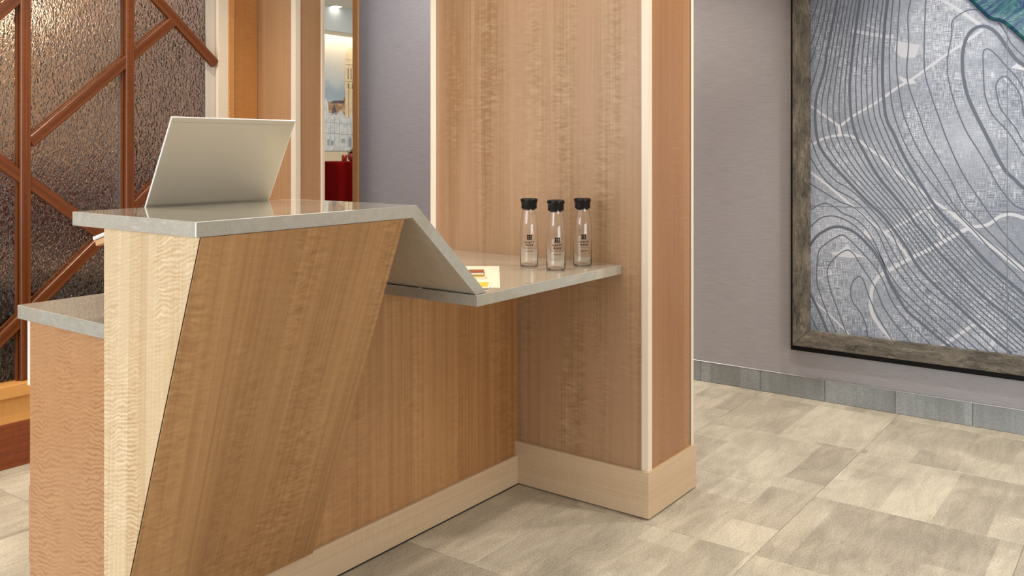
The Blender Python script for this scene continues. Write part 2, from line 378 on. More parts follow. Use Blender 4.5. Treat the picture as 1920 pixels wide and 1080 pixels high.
vo = thing('votive_glass', 'small orange-red glass votive holder on the red-draped high table', 'glass', (vx, vy, TZ))
og = NT('orange_glass'); og.out(lin(236, 84, 40), .08, Transmission_Weight=.75, IOR=1.45)
MB().lathe([(0, .004), (.028, .004), (.034, .012), (.037, .092), (.033, .092), (.030, .02), (0, .018)], (vx, vy, TZ), 32).build('cup', og.m, vo, True)
MB().lathe([(0, .0), (.024, .0), (.028, .006), (0, .006)], (vx, vy, TZ), 32).build('foot', M['white'], vo, True)
fm = NT('flame'); fm.b.inputs['Emission Color'].default_value = (1, .55, .2, 1); fm.b.inputs['Emission Strength'].default_value = 6
MB().lathe([(0, 0), (.022, 0), (.022, .028), (0, .028)], (vx, vy, TZ+.02), 20).build('candle', M['paper'], vo, True)
MB().lathe([(0, 0), (.006, .006), (.004, .02), (0, .03)], (vx, vy, TZ+.05), 12).build('flame', fm.m, vo, True)
sx, sy = ground(663, 12.45)
su = thing('potted_succulent', 'green succulent in a terracotta bowl beside the votive glass', 'plant', (sx, sy, TZ))
MB().lathe([(0, 0), (.045, 0), (.075, .03), (.088, .075), (.080, .11), (.070, .115), (.072, .075), (0, .07)], (sx, sy, TZ), 32).build('pot', flat('terracotta', lin(166, 74, 56), .5), su, True)
MB().lathe([(0, .01), (.068, 0), (.0, -.02)], (sx, sy, TZ+.098), 24).build('soil', flat('soil', lin(50, 36, 28), .9), su)
lg = flat('succulent_green', lin(150, 160, 104), .45); ldk = flat('succulent_dark', lin(40, 52, 30), .45)
for ring, (n_, el, ln, mt) in enumerate(((9, 12, .105, ldk), (8, 32, .105, lg), (7, 55, .09, lg), (4, 78, .07, ldk))):
    for k in range(n_):
        an = 2*math.pi*(k+.5*ring)/n_; e = math.radians(el)
        d = Vector((math.cos(an)*math.cos(e), math.sin(an)*math.cos(e), math.sin(e))); side = Vector((-math.sin(an), math.cos(an), 0)); up = side.cross(d)
        o0 = Vector((sx, sy, TZ+.105)); b = MB(); prs = []
        for s_, w_ in ((0, .010), (.35, .019), (.7, .017), (1, .001)):
            cc = o0+d*ln*s_+Vector((0, 0, .012*s_*s_)); prs.append([b.b.verts.new(cc+side*w_*math.cos(q)+up*w_*.35*math.sin(q)) for q in (0, math.pi/2, math.pi, 3*math.pi/2)])
        for A, B in zip(prs, prs[1:]):
            for q in range(4): b.b.faces.new((A[q], A[(q+1) % 4], B[(q+1) % 4], B[q]))
        b.build('leaf', mt, su, True)

# ------------------------------------------------------------------ wooden pier left of the opening
pr = thing('wooden_pier', 'slim wood veneer pier with pale corner strips, left of the narrow opening behind the counter', 'column', (3.0, 3.65, 0))
MB().box(2.914, 3.088, 3.504, 3.80, 0, 3.0, .001, 1).build('core', M['pier'], pr)
MB().box(2.906, 2.940, 3.496, 3.530, 0, 3.0, .002).build('corner_strip', M['edge'], pr)
MB().box(3.076, 3.096, 3.494, 3.530, 0, 3.0, .002).build('edge_strip', M['edge'], pr)
MB().box(2.735, 2.914, 3.800, 3.86, 0, 3.0, .001, 1).build('recess_panel', M['amber'], pr)
MB().box(2.74, 3.095, 3.86, 3.90, 0, 3.0).build('back_board', M['amber'], pr)

# ------------------------------------------------------------------ lattice glass screen
ls = thing('lattice_screen', 'textured glass partition with a lattice of reddish wood battens on a low wooden sill', 'partition', (1.0, 3.78, 0))
t = NT('obscure_glass'); p = t.pos()
v1 = t.noise(t.comb(t.math('MULTIPLY', t.dot(p, (1, 0, 0)), 1.25), t.math('MULTIPLY', t.dot(p, (0, 0, 1)), .8), 0.), 70, 1, .5, .4)
v2 = t.noise(p, 24, 2, .5)
t.bump(t.math('ADD', v1, t.math('MULTIPLY', v2, .4)), 1.0, .012)
t.out(lin(196, 184, 176), .04, Transmission_Weight=1.0, IOR=1.5)
M['glass_tex'] = t.m
for (a, b_) in ((-1.2, 1.27), (1.275, 1.716), (1.722, 2.158), (2.164, 2.592)):
    MB().box(a, b_, 3.785, 3.793, .335, 2.98).build('glass_pane', M['glass_tex'], ls)
MB().box(2.592, 2.640, 3.775, 3.80, .335, 2.98, .001, 1).build('edge_strip', flat('pale_edge_strip', lin(214, 204, 190), .4), ls)
MB().box(2.644, 2.704, 3.755, 3.84, 0, 3.0, .002).build('frame_post', M['pale_v'] if 'pale_v' in M else M['edge'], ls)
MB().box(2.704, 2.735, 3.750, 3.86, 0, 3.0, .002).build('frame_post', M['amber'], ls, label='honey-coloured narrow post')
for x in (1.2725, 1.719, 2.161):
    MB().box(x-.009, x-.003, 3.778, 3.80, .335, 2.98).build('metal_bead', M['steel'], ls)
BN = [0]
def batten(p0, p1, w_=.044, y0=3.745, y1=3.778):
    BN[0] += 1; y0 += .0007*BN[0]; y1 -= .0004*BN[0]
    a = Vector((p0[0], 0, p0[1])); b_ = Vector((p1[0], 0, p1[1])); d = (b_-a).normalized(); n = Vector((-d.z, 0, d.x))*w_/2
    L = (b_-a).length
    mb = MB(); mb.box(-w_/2, w_/2, y0, y1, 0, L, .003, 1)
    # narrow rebated lip beside the batten, seen as a double line
    mb.box(-w_/2-.010, -w_/2-.004, y0+.018, y1+.001, 0, L)
    o = mb.build('batten', M['batten'], None)
    o.parent = ls
    rot = Matrix(((d.z, 0, d.x, 0), (0, 1, 0, 0), (-d.x, 0, d.z, 0), (0, 0, 0, 1)))
    o.matrix_local = Matrix.Translation(Vector((p0[0], 0, p0[1]))-base_of(ls)) @ rot
    return o
for x in (1.28, 1.732, 2.184, .83, .38): batten((x, .336), (x, 2.98), .040)
batten((1.28, 1.46), (1.732, 1.915)); batten((1.752, 1.30), (2.40, 1.87)); batten((1.95, 2.285), (2.632, 1.688))
batten((1.22, 1.545), (2.11, .858)); batten((1.44, .338), (2.632, 1.385)); batten((.38, .9), (1.28, 1.46)); batten((.83, .338), (1.28, .75)); batten((1.732, 2.4), (2.19, 2.9))
batten((.30, 2.2), (1.28, 1.5))
MB().box(-1.2, 2.72, 3.715, 3.81, .283, .335, .003).build('sill', M['amber_h'], ls)
MB().box(-1.2, 2.72, 3.735, 3.81, .178, .283, .001, 1).build('apron_board', M['amber_h'], ls)
MB().box(-1.2, 2.72, 3.730, 3.81, .0, .178, .002).build('plinth', M['walnut'], ls, label='dark walnut plinth board')
# things dimly seen through the glass
cz = thing('credenza', 'blurred dark low cabinet with a cream top seen through the textured glass', 'cabinet', (1.6, 4.6, 0))
MB().box(-.6, 3.3, 4.45, 4.75, .06, .645, .01).build('body', flat('dark_brown_lacquer', lin(46, 28, 20), .4), cz)
MB().box(-.64, 3.34, 4.43, 4.77, .645, .685, .004).build('top', flat('cream_top', lin(236, 220, 196), .3), cz)
MB().box(-.55, 3.25, 4.5, 4.7, 0, .06).build('plinth', M['black'], cz)
so = thing('maroon_sofa', 'blurred dark red sofa back seen through the textured glass', 'sofa', (1.7, 5.2, 0))
ms = flat('maroon_fabric', lin(84, 26, 28), .8)
MB().box(.4, 3.9, 5.35, 5.52, .2, 1.14, .05, 3).build('backrest', ms, so)
MB().box(.4, 3.9, 4.85, 5.35, .15, .5, .05, 3).build('seat', ms, so)
for x in (.5, 3.8):
    for yy in (4.95, 5.45): MB().box(x-.03, x+.03, yy-.03, yy+.03, 0, .2).build('leg', M['black'], so)
dp = thing('dark_picture', 'blurred dark picture on the far wall seen through the textured glass', 'picture', (3.1, 5.58, 1.5))
MB().box(2.98, 3.32, 5.565, 5.599, 1.55, 2.25, .004).build('frame', M['black'], dp)
MB().box(3.01, 3.29, 5.560, 5.566, 1.58, 2.22).build('print', flat('umber_print', lin(70, 44, 38), .5), dp)
pg = thing('sparkle_globe', 'added glowing globe on a cord, puts sparkles into the textured glass', 'lamp', (2.05, 4.6, 1.95))  # added glow source behind the glass for sparkle, no known lamp
gl_ = NT('globe_glow'); gl_.b.inputs['Emission Color'].default_value = (1, .8, .55, 1); gl_.b.inputs['Emission Strength'].default_value = 5
MB().lathe([(0, -.11)]+[(.11*math.sin(math.pi*k/12), -.11*math.cos(math.pi*k/12)) for k in range(1, 12)]+[(0, .11)], (2.05, 4.6, 1.95), 32).build('globe', gl_.m, pg, True)
MB().lathe([(0, 0), (.004, 0), (.004, .94), (0, .94)], (2.05, 4.6, 2.06), 8).build('cord', M['black'], pg)

# ------------------------------------------------------------------ big veneered pillar
pl = thing('veneer_pillar', 'full-height wood veneered pillar with pale edge strips and a pale base, at right end of counter', 'column', (2.93, 1.95, 0))
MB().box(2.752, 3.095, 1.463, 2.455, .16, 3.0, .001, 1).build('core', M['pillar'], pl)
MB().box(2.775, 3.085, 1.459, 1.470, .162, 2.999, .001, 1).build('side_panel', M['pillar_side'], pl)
MB().box(2.7485, 2.776, 1.4555, 1.484, .16, 3.0, .0025).build('corner_strip', M['edge'], pl)
MB().box(2.7485, 2.778, 2.432, 2.461, .16, 3.0, .0025).build('edge_strip', M['edge'], pl)
MB().box(3.088, 3.108, 1.455, 1.480, .16, 3.0, .002).build('edge_strip', M['edge'], pl)
MB().box(3.084, 3.088, 1.4585, 1.462, .16, 3.0).build('shadow_gap', M['gap'], pl)
MB().box(2.736, 3.113, 1.447, 2.47, .004, .163, .0025).build('base_board', M['pale'], pl)

# ------------------------------------------------------------------ reception counter
rc = thing('reception_desk', 'light wood reception desk with an overhanging leaning front and pale base board', 'desk', (1.9, 1.95, 0))
# leaning pedestal: end face is a tapering quad, front leans back towards the floor
Z1, Z0 = 1.099, .112
XE = 1.065; YT = 1.573
def sm(u): u = max(0, min(1, u/.62)); return u*u*(3-2*u)
def lean_pt(u, v, off=0.):
    """u along the panel, v down it"""
    return (XE+.59*u+.066*u*v, YT+v*(.337+.087*sm(u))+off, Z1+(Z0-Z1)*v)
MB().prism([(XE, YT, Z1), (XE, 1.936, Z1), (XE, 1.936, Z0), (XE, YT+.337, Z0)], (.020, 0, 0)).build('end_panel', M['end'], rc, label='bright ripple-figured end panel tapering to the floor')
def sheet(u0, u1, off, th, nu, nv):
    b = MB(); F = [[b.b.verts.new(lean_pt(u0+(u1-u0)*i/nu, j/nv, off)) for i in range(nu+1)] for j in range(nv+1)]
    K = [[b.b.verts.new(lean_pt(u0+(u1-u0)*i/nu, j/nv, off+th)) for i in range(nu+1)] for j in range(nv+1)]
    for G in (F, K):
        for j in range(nv):
            for i in range(nu): b.b.faces.new((G[j][i], G[j][i+1], G[j+1][i+1], G[j+1][i]))
    for i in range(nu):
        for j in (0, nv): b.b.faces.new((F[j][i], F[j][i+1], K[j][i+1], K[j][i]))
    for j in range(nv):
        for i in (0, nu): b.b.faces.new((F[j][i], F[j+1][i], K[j+1][i], K[j][i]))
    bmesh.ops.recalc_face_normals(b.b, faces=b.b.faces); return b
sheet(.0035, 1, -.0035, .003, 14, 8).build('leaning_panel', M['lean'], rc, label='large front panel leaning back towards the floor, slanted grain')
sheet(.0004, .0050, -.0004, .0003, 1, 8).build('shadow_gap', M['gap'], rc)
def sh(z): return 1.065+(1.099-z)*.066
top0, bot0 = 1.573, 2.0
e3 = [(sh(Z1)+.57, top0+.02, Z1), (sh(Z1)+.57, 2.055, Z1), (sh(Z0)+.57, 2.055, Z0), (sh(Z0)+.57, bot0+.02, Z0)]
MB().prism(e3, (.02, 0, 0)).build('inner_side', M['counter'], rc)
MB().box(1.14, 1.70, 2.035, 2.055, .112, 1.099).build('back_panel', M['counter'], rc)
MB().box(1.70, 2.752, 2.018, 2.06, .10, .835).build('wall_panel', M['counter'], rc)
MB().box(1.14, 2.738, 2.005, 2.04, .0, .111, .002).build('base_board', M['pale'], rc)
MB().box(1.14, 2.738, 2.0035, 2.006, .0005, .004).build('shadow_line', M['gap'], rc)

ct = thing('stone_countertop', 'pale grey stone counter that steps down by a sloped slab to a lower shelf', 'countertop', (1.9, 1.85, .836))
YB = 2.058
MB().box(1.055, 1.700, 1.572, YB, 1.0995, 1.132, .0015).build('upper_top', M['quartz'], ct)
pf = [(1.685, 1.5722, 1.0995), (1.690, 1.5722, 1.0990), (1.946, 1.5722, .8685), (1.995, 1.5722, .8685), (1.7035, 1.5722, 1.132), (1.699, 1.5722, 1.132)]
MB().prism(pf, (0, YB-1.5722, 0), .0008, 1).build('sloped_slab', M['quartz'], ct)
MB().box(1.940, 2.751, 1.562, 2.43, .836, .868, .0015).build('lower_shelf', M['quartz'], ct)
MB().box(1.944, 1.97, 1.5745, YB, .8675, .8692).build('joint', M['gap'], ct)

lc = thing('drawer_cabinet', 'wood cabinet with ripple-figured side under the low worktop, left of the leaning desk', 'cabinet', (1.35, 2.2, 0))
MB().box(1.09, 1.0975, 1.945, 2.338, .0, .845, .001, 1).build('side_panel', M['cab'], lc)
MB().box(1.099, 1.62, 2.06, 2.33, .06, .845).build('body', M['counter'], lc)
wf_ = flat('white_drawer_edge', lin(232, 226, 214), .4)
MB().box(1.094, 1.62, 2.338, 2.360, .672, .843, .001, 1).build('drawer_front', wf_, lc)
MB().box(1.094, 1.62, 2.334, 2.345, .42, .668, .001, 1).build('drawer_front', M['cab'], lc)
MB().box(1.094, 1.62, 2.334, 2.352, .22, .416, .001, 1).build('drawer_front', M['cab'], lc)
MB().box(1.62, 1.64, 2.06, 2.338, .0, .845).build('side_panel', M['cab'], lc)
MB().box(1.12, 1.61, 2.08, 2.30, .0, .06).build('plinth', M['key'], lc)
lw = thing('low_worktop', 'low pale stone worktop behind the desk, on the drawer cabinet', 'worktop', (1.9, 2.2, .845))
MB().prism([(1.072, 1.9385, .8455), (1.132, 1.9385, .8455), (1.132, 2.061, .8455), (1.935, 2.061, .8455), (1.935, 2.366, .8455), (1.072, 2.366, .8455)], (0, 0, .0345), .0012, 1).build('top', M['quartz'], lw)
MB().box(1.90, 1.925, 2.075, 2.35, .0, .8455).build('support_panel', M['counter'], lw)

# ------------------------------------------------------------------ laptop on a tilted stand
lp = thing('laptop', 'open silver laptop seen from behind, standing at the back edge of the high counter', 'laptop', (1.5, 2.12, 1.12))
def tilted(b, ang, org):
    m = Matrix.Translation(Vector(org)) @ Matrix.Rotation(math.radians(ang), 4, 'X')
    for v in b.b.verts: v.co = m @ v.co
    return b
def tbox(ang, org, *a): return tilted(MB().box(*a), ang, org)
HG = (0, 2.073, 1.112); LX0, LX1 = 1.243, 1.620; LA = 117.3; BA = -15.6
tbox(LA, HG, LX0, LX1, .002, .272, -.0045, 0, .0018, 3).build('lid', M['silver'], lp, label='matt silver lid')
tbox(LA, HG, LX0+.0005, LX1-.0005, .2595, .2602, -.001, .0003).build('lid_seam', flat('grey_seam', lin(150, 148, 140), .4), lp)
b = MB(); b.box(LX0-.0006, LX0+.0012, .003, .271, -.0050, -.0003); b.box(LX0, LX1, .2708, .2726, -.0050, -.0003); b.box(LX1-.0012, LX1+.0006, .003, .271, -.0050, -.0003)
tilted(b, LA, HG).build('lid_rim', M['silver_edge'], lp)
tbox(LA, HG, LX0+.006, LX1-.006, .012, .266, -.0056, -.0045).build('screen', flat('dark_screen', lin(22, 24, 28), .1), lp)
BG = (0, 2.077, 1.112)
tbox(BA, BG, LX0, LX1, .0, .252, -.012, -.002, .002, 3).build('base', M['silver_edge'], lp)
b = MB()
for r_ in range(6):
    for k in range(14): b.box(LX0+.025+k*.0235, LX0+.0455+k*.0235, .03+r_*.0175, .045+r_*.0175, -.002, -.0005)
tilted(b, BA, BG).build('keyboard', M['key'], lp)
tbox(BA, BG, 1.37, 1.50, .155, .235, -.002, -.0014).build('touchpad', M['silver'], lp)
tilted(MB().lathe([(0, -.16), (.005, -.16), (.005, .16), (0, .16)], (0, 0, 0), 16), 0, (0, 0, 0)).b.free()
b = MB(); b.lathe([(0, -.15), (.005, -.15), (.005, .15), (0, .15)], (0, 0, 0), 16)
m = Matrix.Translation((1.4315, 2.076, 1.109)) @ Matrix.Rotation(math.pi/2, 4, 'Y')
for v in b.b.verts: v.co = m @ v.co
b.build('hinge', M['key'], lp)
st = thing('laptop_stand', 'tilted wooden laptop stand behind the high counter, holding the silver laptop', 'stand', (1.43, 2.2, .88))
tbox(BA, BG, LX0+.004, LX1-.004, .012, .249, -.028, -.0135, .001, 1).build('tilted_plate', wood('stand_ply', lin(222, 178, 130), lin(190, 142, 96), seed=3.3), st)
MB().box(1.40, 1.46, 2.14, 2.20, .892, 1.065, .002).build('post', M['steel'], st)
MB().box(1.31, 1.55, 2.085, 2.33, .8805, .892, .002).build('foot_plate', M['steel'], st)

# ------------------------------------------------------------------ glass bottles
gm = NT('clear_glass'); gm.out((1, 1, 1, 1), .0, Transmission_Weight=1.0, IOR=1.45); M['clear'] = gm.m
def font_mesh(body, size, bold=0.):
    cu = bpy.data.curves.new('lettering', 'FONT'); cu.body = body; cu.size = size; cu.align_x = 'CENTER'; cu.offset = bold; cu.resolution_u = 3
    cu.space_character = 1.12
    ob = bpy.data.objects.new('lettering', cu); COL.objects.link(ob)
    bpy.context.view_layer.update()
    dg = bpy.context.evaluated_depsgraph_get(); me = bpy.data.meshes.new_from_object(ob.evaluated_get(dg))
    bpy.data.objects.remove(ob); return me
RB = .0322
def wrap(me, width, height_to, z0):
    xs = [v.co.x for v in me.vertices]; zs = [v.co.y for v in me.vertices]
    k = width/(max(xs)-min(xs)); cx_ = (max(xs)+min(xs))/2; kz = height_to/(max(zs)-min(zs)) if height_to else k; zm = min(zs)
    bm = bmesh.new(); bm.from_mesh(me)
    bmesh.ops.subdivide_edges(bm, edges=[e for e in bm.edges if e.calc_length()*k > .004], cuts=4) if False else None
    for v in bm.verts:
        an = (v.co.x-cx_)*k/RB; v.co = Vector((math.sin(an)*(RB+.0006), -math.cos(an)*(RB+.0006), z0+(v.co.y-zm)*kz))
    bm.to_mesh(me); bm.free(); return me
def wrap_box(b, x0, x1, z0, z1, n=10):
    A = []
    for i in range(n+1):
        an = (x0+(x1-x0)*i/n)/RB; A.append([b.b.verts.new((math.sin(an)*(RB+.0006), -math.cos(an)*(RB+.0006), z)) for z in (z0, z1)])
    for p, q in zip(A, A[1:]): b.b.faces.new((p[0], q[0], q[1], p[1]))
def wrap_disc(b, x, z, r, n=14):
    vs = []
    for i in range(n):
        a = 2*math.pi*i/n; an = (x+r*math.cos(a))/RB; vs.append(b.b.verts.new((math.sin(an)*(RB+.0006), -math.cos(an)*(RB+.0006), z+r*math.sin(a))))
    b.b.faces.new(vs)
prof = [(0, .002), (.022, .001), (.0295, .0006), (.0318, .003), (.0322, .008), (.0322, .118), (.0316, .135), (.0295, .155), (.0262, .176), (.0238, .190), (.0232, .200), (.0232, .206)]
inner = [(.0220, .206), (.0221, .200), (.0228, .189), (.0252, .175), (.0285, .154), (.0306, .134), (.0312, .118), (.0312, .007), (.0300, .0045), (0, .0045)]
gme = MB().lathe(prof+inner, n=56).mesh('glass_body', True); gme.materials.append(M['clear'])
cme = MB().lathe([(0, .196), (.0206, .196), (.0206, .2005), (.0268, .2005), (.0272, .203), (.0272, .222), (.0285, .2235), (.0300, .2265), (.0300, .231), (.0288, .2345), (.0262, .236), (.0225, .2345), (0, .2335)], n=48).mesh('cap', True); cme.materials.append(M['black'])
b = MB(); q_ = .0062
for i in (-1, 0, 1):
    wrap_box(b, -q_-.001, q_+.001, .1035+i*q_-.0012, .1035+i*q_+.0012); wrap_box(b, i*q_-.0012, i*q_+.0012, .1035-q_-.001, .1035+q_+.001, 3)
    for j in (-1, 0, 1): wrap_disc(b, i*q_, .1035+j*q_, .0026)
eme = b.mesh('emblem'); eme.materials.append(M['ink'])
l1 = wrap(font_mesh('HYATT', .01, .0003), .036, .0068, .0825); l1.materials.append(M['ink'])
l2 = wrap(font_mesh('PLACE', .01, .0005), .027, .0055, .0735); l2.materials.append(M['ink'])
l3 = wrap(font_mesh('Please Refill', .01, .0003), .027, .0040, .0535); l3.materials.append(M['ink'])
b = MB(); wrap_box(b, -.0235, .0235, .0655, .0662, 14); rme = b.mesh('rule'); rme.materials.append(M['ink'])
BOT = [((2.530, 1.805), 2.0, 'clear glass water bottle with black cap, leftmost of the three on the shelf'),
       ((2.506, 1.677), 9.0, 'clear glass water bottle with black cap, middle one and nearest the shelf edge'),
       ((2.652, 1.663), 9.0, 'clear glass water bottle with black cap, rightmost of the three on the shelf')]
proto = None
for (bx, by), tw_, lab in BOT:
    r_ = thing('glass_bottle', lab, 'bottle', (bx, by, .8682), 'glass water bottles on the lower shelf')
    r_.rotation_euler = (0, 0, math.atan2(by, bx)-math.pi/2+math.radians(tw_))
    for nm, me in (('glass_body', gme), ('cap', cme), ('emblem', eme), ('lettering', l1), ('lettering', l2), ('lettering', l3), ('printed_rule', rme)):
        o = bpy.data.objects.new(nm, me); COL.objects.link(o); o.parent = r_

# ------------------------------------------------------------------ sheet and packets on the shelf
C_ = Vector((2.085, 1.592, 0)); d1 = Vector((.79, .613, 0)).normalized(); d2 = Vector((-.613, .79, 0)).normalized()
C_ = C_+Vector((0, 0, .8682))
pa = MB().prism([C_, C_+d1*.48, C_+d1*.48+d2*.24, C_+d2*.24][::-1], (0, 0, .0008)).build('white_sheet', M['paper'])  # thin white slab laid flat on the shelf top
pa['label'] = 'thin white sheet lying on the lower shelf beside the sloped slab'; pa['category'] = 'paper'
def packet(name, lab, loc, rz, sx_, sy_, sz, mats):
    r_ = thing(name, lab, 'packet', loc); r_.rotation_euler = (0, 0, math.radians(rz))
    for nm, mt, a in mats:
        o = MB().box(*a).build(nm, mt); o.parent = r_
    return r_
packet('yellow_packet', 'small flat yellow packet with white edge at the foot of the sloped slab', (2.075, 1.66, .8692), 35, .1, .05, .01,
       [('wrapper', M['paper'], (-.055, .055, -.03, .03, 0, .004, .001)), ('yellow_panel', M['yellow'], (-.042, .042, -.024, .022, .004, .0046))])
packet('striped_packet', 'tiny stack of striped cream packets just behind the yellow packet', (2.20, 1.775, .8692), 38, .1, .05, .02,
       [('wrapper', M['paper'], (-.035, .035, -.026, .026, 0, .007, .001)), ('wrapper', M['yellow'], (-.033, .033, -.025, .025, .0072, .012, .001)), ('stripe', M['brown'], (-.034, .034, -.0262, .0262, .012, .0132)),
        ('wrapper', M['paper'], (-.034, .034, -.024, .024, .0134, .020, .001)), ('stripe', M['brown'], (-.0345, .0345, -.0245, .0245, .020, .0210))])

# ------------------------------------------------------------------ framed map artwork on the right wall
ar = thing('framed_map_artwork', 'large framed grey contour-map canvas with a teal resin wave, on the right wall', 'picture', (4.54, .4, .27))
AY0, AY1, AZ0, AZ1 = -1.0, 1.560, .276, 2.62     # outer frame
FW = .085
def canvas():
    t = NT('printed_canvas'); p = t.pos(); y = t.dot(p, (0, 1, 0)); z = t.dot(p, (0, 0, 1))
    h = t.noise(scale2(t, y, z, 22, 320), 1, 3, .6); v = t.noise(scale2(t, y, z, 320, 22, 3.), 1, 3, .6)
    wv = t.math('ADD', h, v)
    wv = t.math('MULTIPLY', t.math('SUBTRACT', wv, 1.0), 1.0)
    big = t.noise(t.comb(y, z, 0.), 1.7, 3, .55, .4); m2 = t.noise(t.comb(y, z, 5.), 5.0, 3, .6)
    amp = t.ramp(t.noise(t.comb(y, z, 9.), 3.2, 3, .6), [(.38, GREY_S(.25)), (.62, GREY_S(1))])
    f = t.math('ADD', t.math('MULTIPLY', t.math('MULTIPLY', wv, amp), 2.3), t.math('ADD', t.math('MULTIPLY', big, .75), t.math('MULTIPLY', m2, .35)))
    c = t.ramp(f, [(.12, lin(94, 103, 117)), (.5, lin(140, 148, 162)), (.72, lin(166, 174, 188)), (1, lin(212, 218, 230))])
    return t.out(c, .6)
M['canvas'] = canvas()
XC = 4.516
MB().box(XC, 4.535, AY0+.05, AY1-.05, AZ0+.05, AZ1-.05).build('canvas', M['canvas'], ar)
def rwood(name, across, along, seed):
    t = NT(name); p = t.pos(); a = t.math('ADD', t.dot(p, across), seed); l = t.dot(p, along)
    w0 = t.noise(scale2(t, a, l, 26, 7, seed), 1, 3, .6)
    n1 = t.noise(t.comb(t.math('ADD', t.math('MULTIPLY', a, 150), t.math('MULTIPLY', w0, 16)), t.math('MULTIPLY', l, 9), seed), 1, 4, .65)
    n2 = t.noise(scale2(t, a, l, 16, 6, seed+4), 1, 4, .6)
    f = t.math('ADD', t.math('MULTIPLY', n1, .75), t.math('MULTIPLY', n2, .55))
    c = t.ramp(f, [(.40, lin(36, 33, 29)), (.56, lin(76, 71, 63)), (.70, lin(106, 100, 90)), (.9, lin(146, 138, 124))])
    vo_ = t.t.nodes.new('ShaderNodeTexVoronoi'); t.link(t.comb(t.math('MULTIPLY', a, 1.0), t.math('MULTIPLY', l, .8), seed), vo_.inputs['Vector']); vo_.inputs['Scale'].default_value = 2.6
    kn = t.ramp(vo_.outputs['Distance'], [(.028, GREY_S(1)), (.05, GREY_S(0))])
    c = t.mix(t.math('MULTIPLY', kn, .85), c, lin(30, 22, 16))
    t.bump(n1, .7, .003)
    return t.out(c, .8)
wv_ = rwood('weathered_wood_upright', (0, 1, 0), (0, 0, 1), 2.2); wh_ = rwood('weathered_wood_rail', (0, 0, 1), (0, 1, 0), 5.5)
X0, X1 = 4.492, 4.53
def rail(poly, mt): MB().prism([(X0, y, z) for y, z in poly], (X1-X0, 0, 0), .002, 1).build('frame_rail', mt, ar)
gp = .0006
rail([(AY1, AZ0), (AY1-FW, AZ0+FW), (AY1-FW, AZ1-FW), (AY1, AZ1)], wv_)
rail([(AY0, AZ0), (AY0+FW, AZ0+FW), (AY0+FW, AZ1-FW), (AY0, AZ1)][::-1], wv_)
rail([(AY1-gp, AZ0-gp), (AY0+gp, AZ0-gp), (AY0+FW+gp, AZ0+FW-gp), (AY1-FW-gp, AZ0+FW-gp)], wh_)
rail([(AY1-gp, AZ1+gp), (AY0+gp, AZ1+gp), (AY0+FW+gp, AZ1-FW+gp), (AY1-FW-gp, AZ1-FW+gp)][::-1], wh_)
o_ = .015
b = MB(); b.box(4.510, 4.559, AY1+.0005, AY1+o_, AZ0-.0005, AZ1+o_); b.box(4.510, 4.559, AY0-o_, AY0-.0005, AZ0-.0005, AZ1+o_); b.box(4.510, 4.559, AY0-o_, AY1+o_, AZ0-.027, AZ0-.0006); b.box(4.510, 4.559, AY0-.0005, AY1+.0005, AZ1+.0005, AZ1+o_)
b.build('outer_frame', M['frame_black'], ar, label='thin black outer frame')
MB().box(4.536, 4.559, AY0, AY1, AZ0, AZ1).build('backing_board', M['key'], ar)
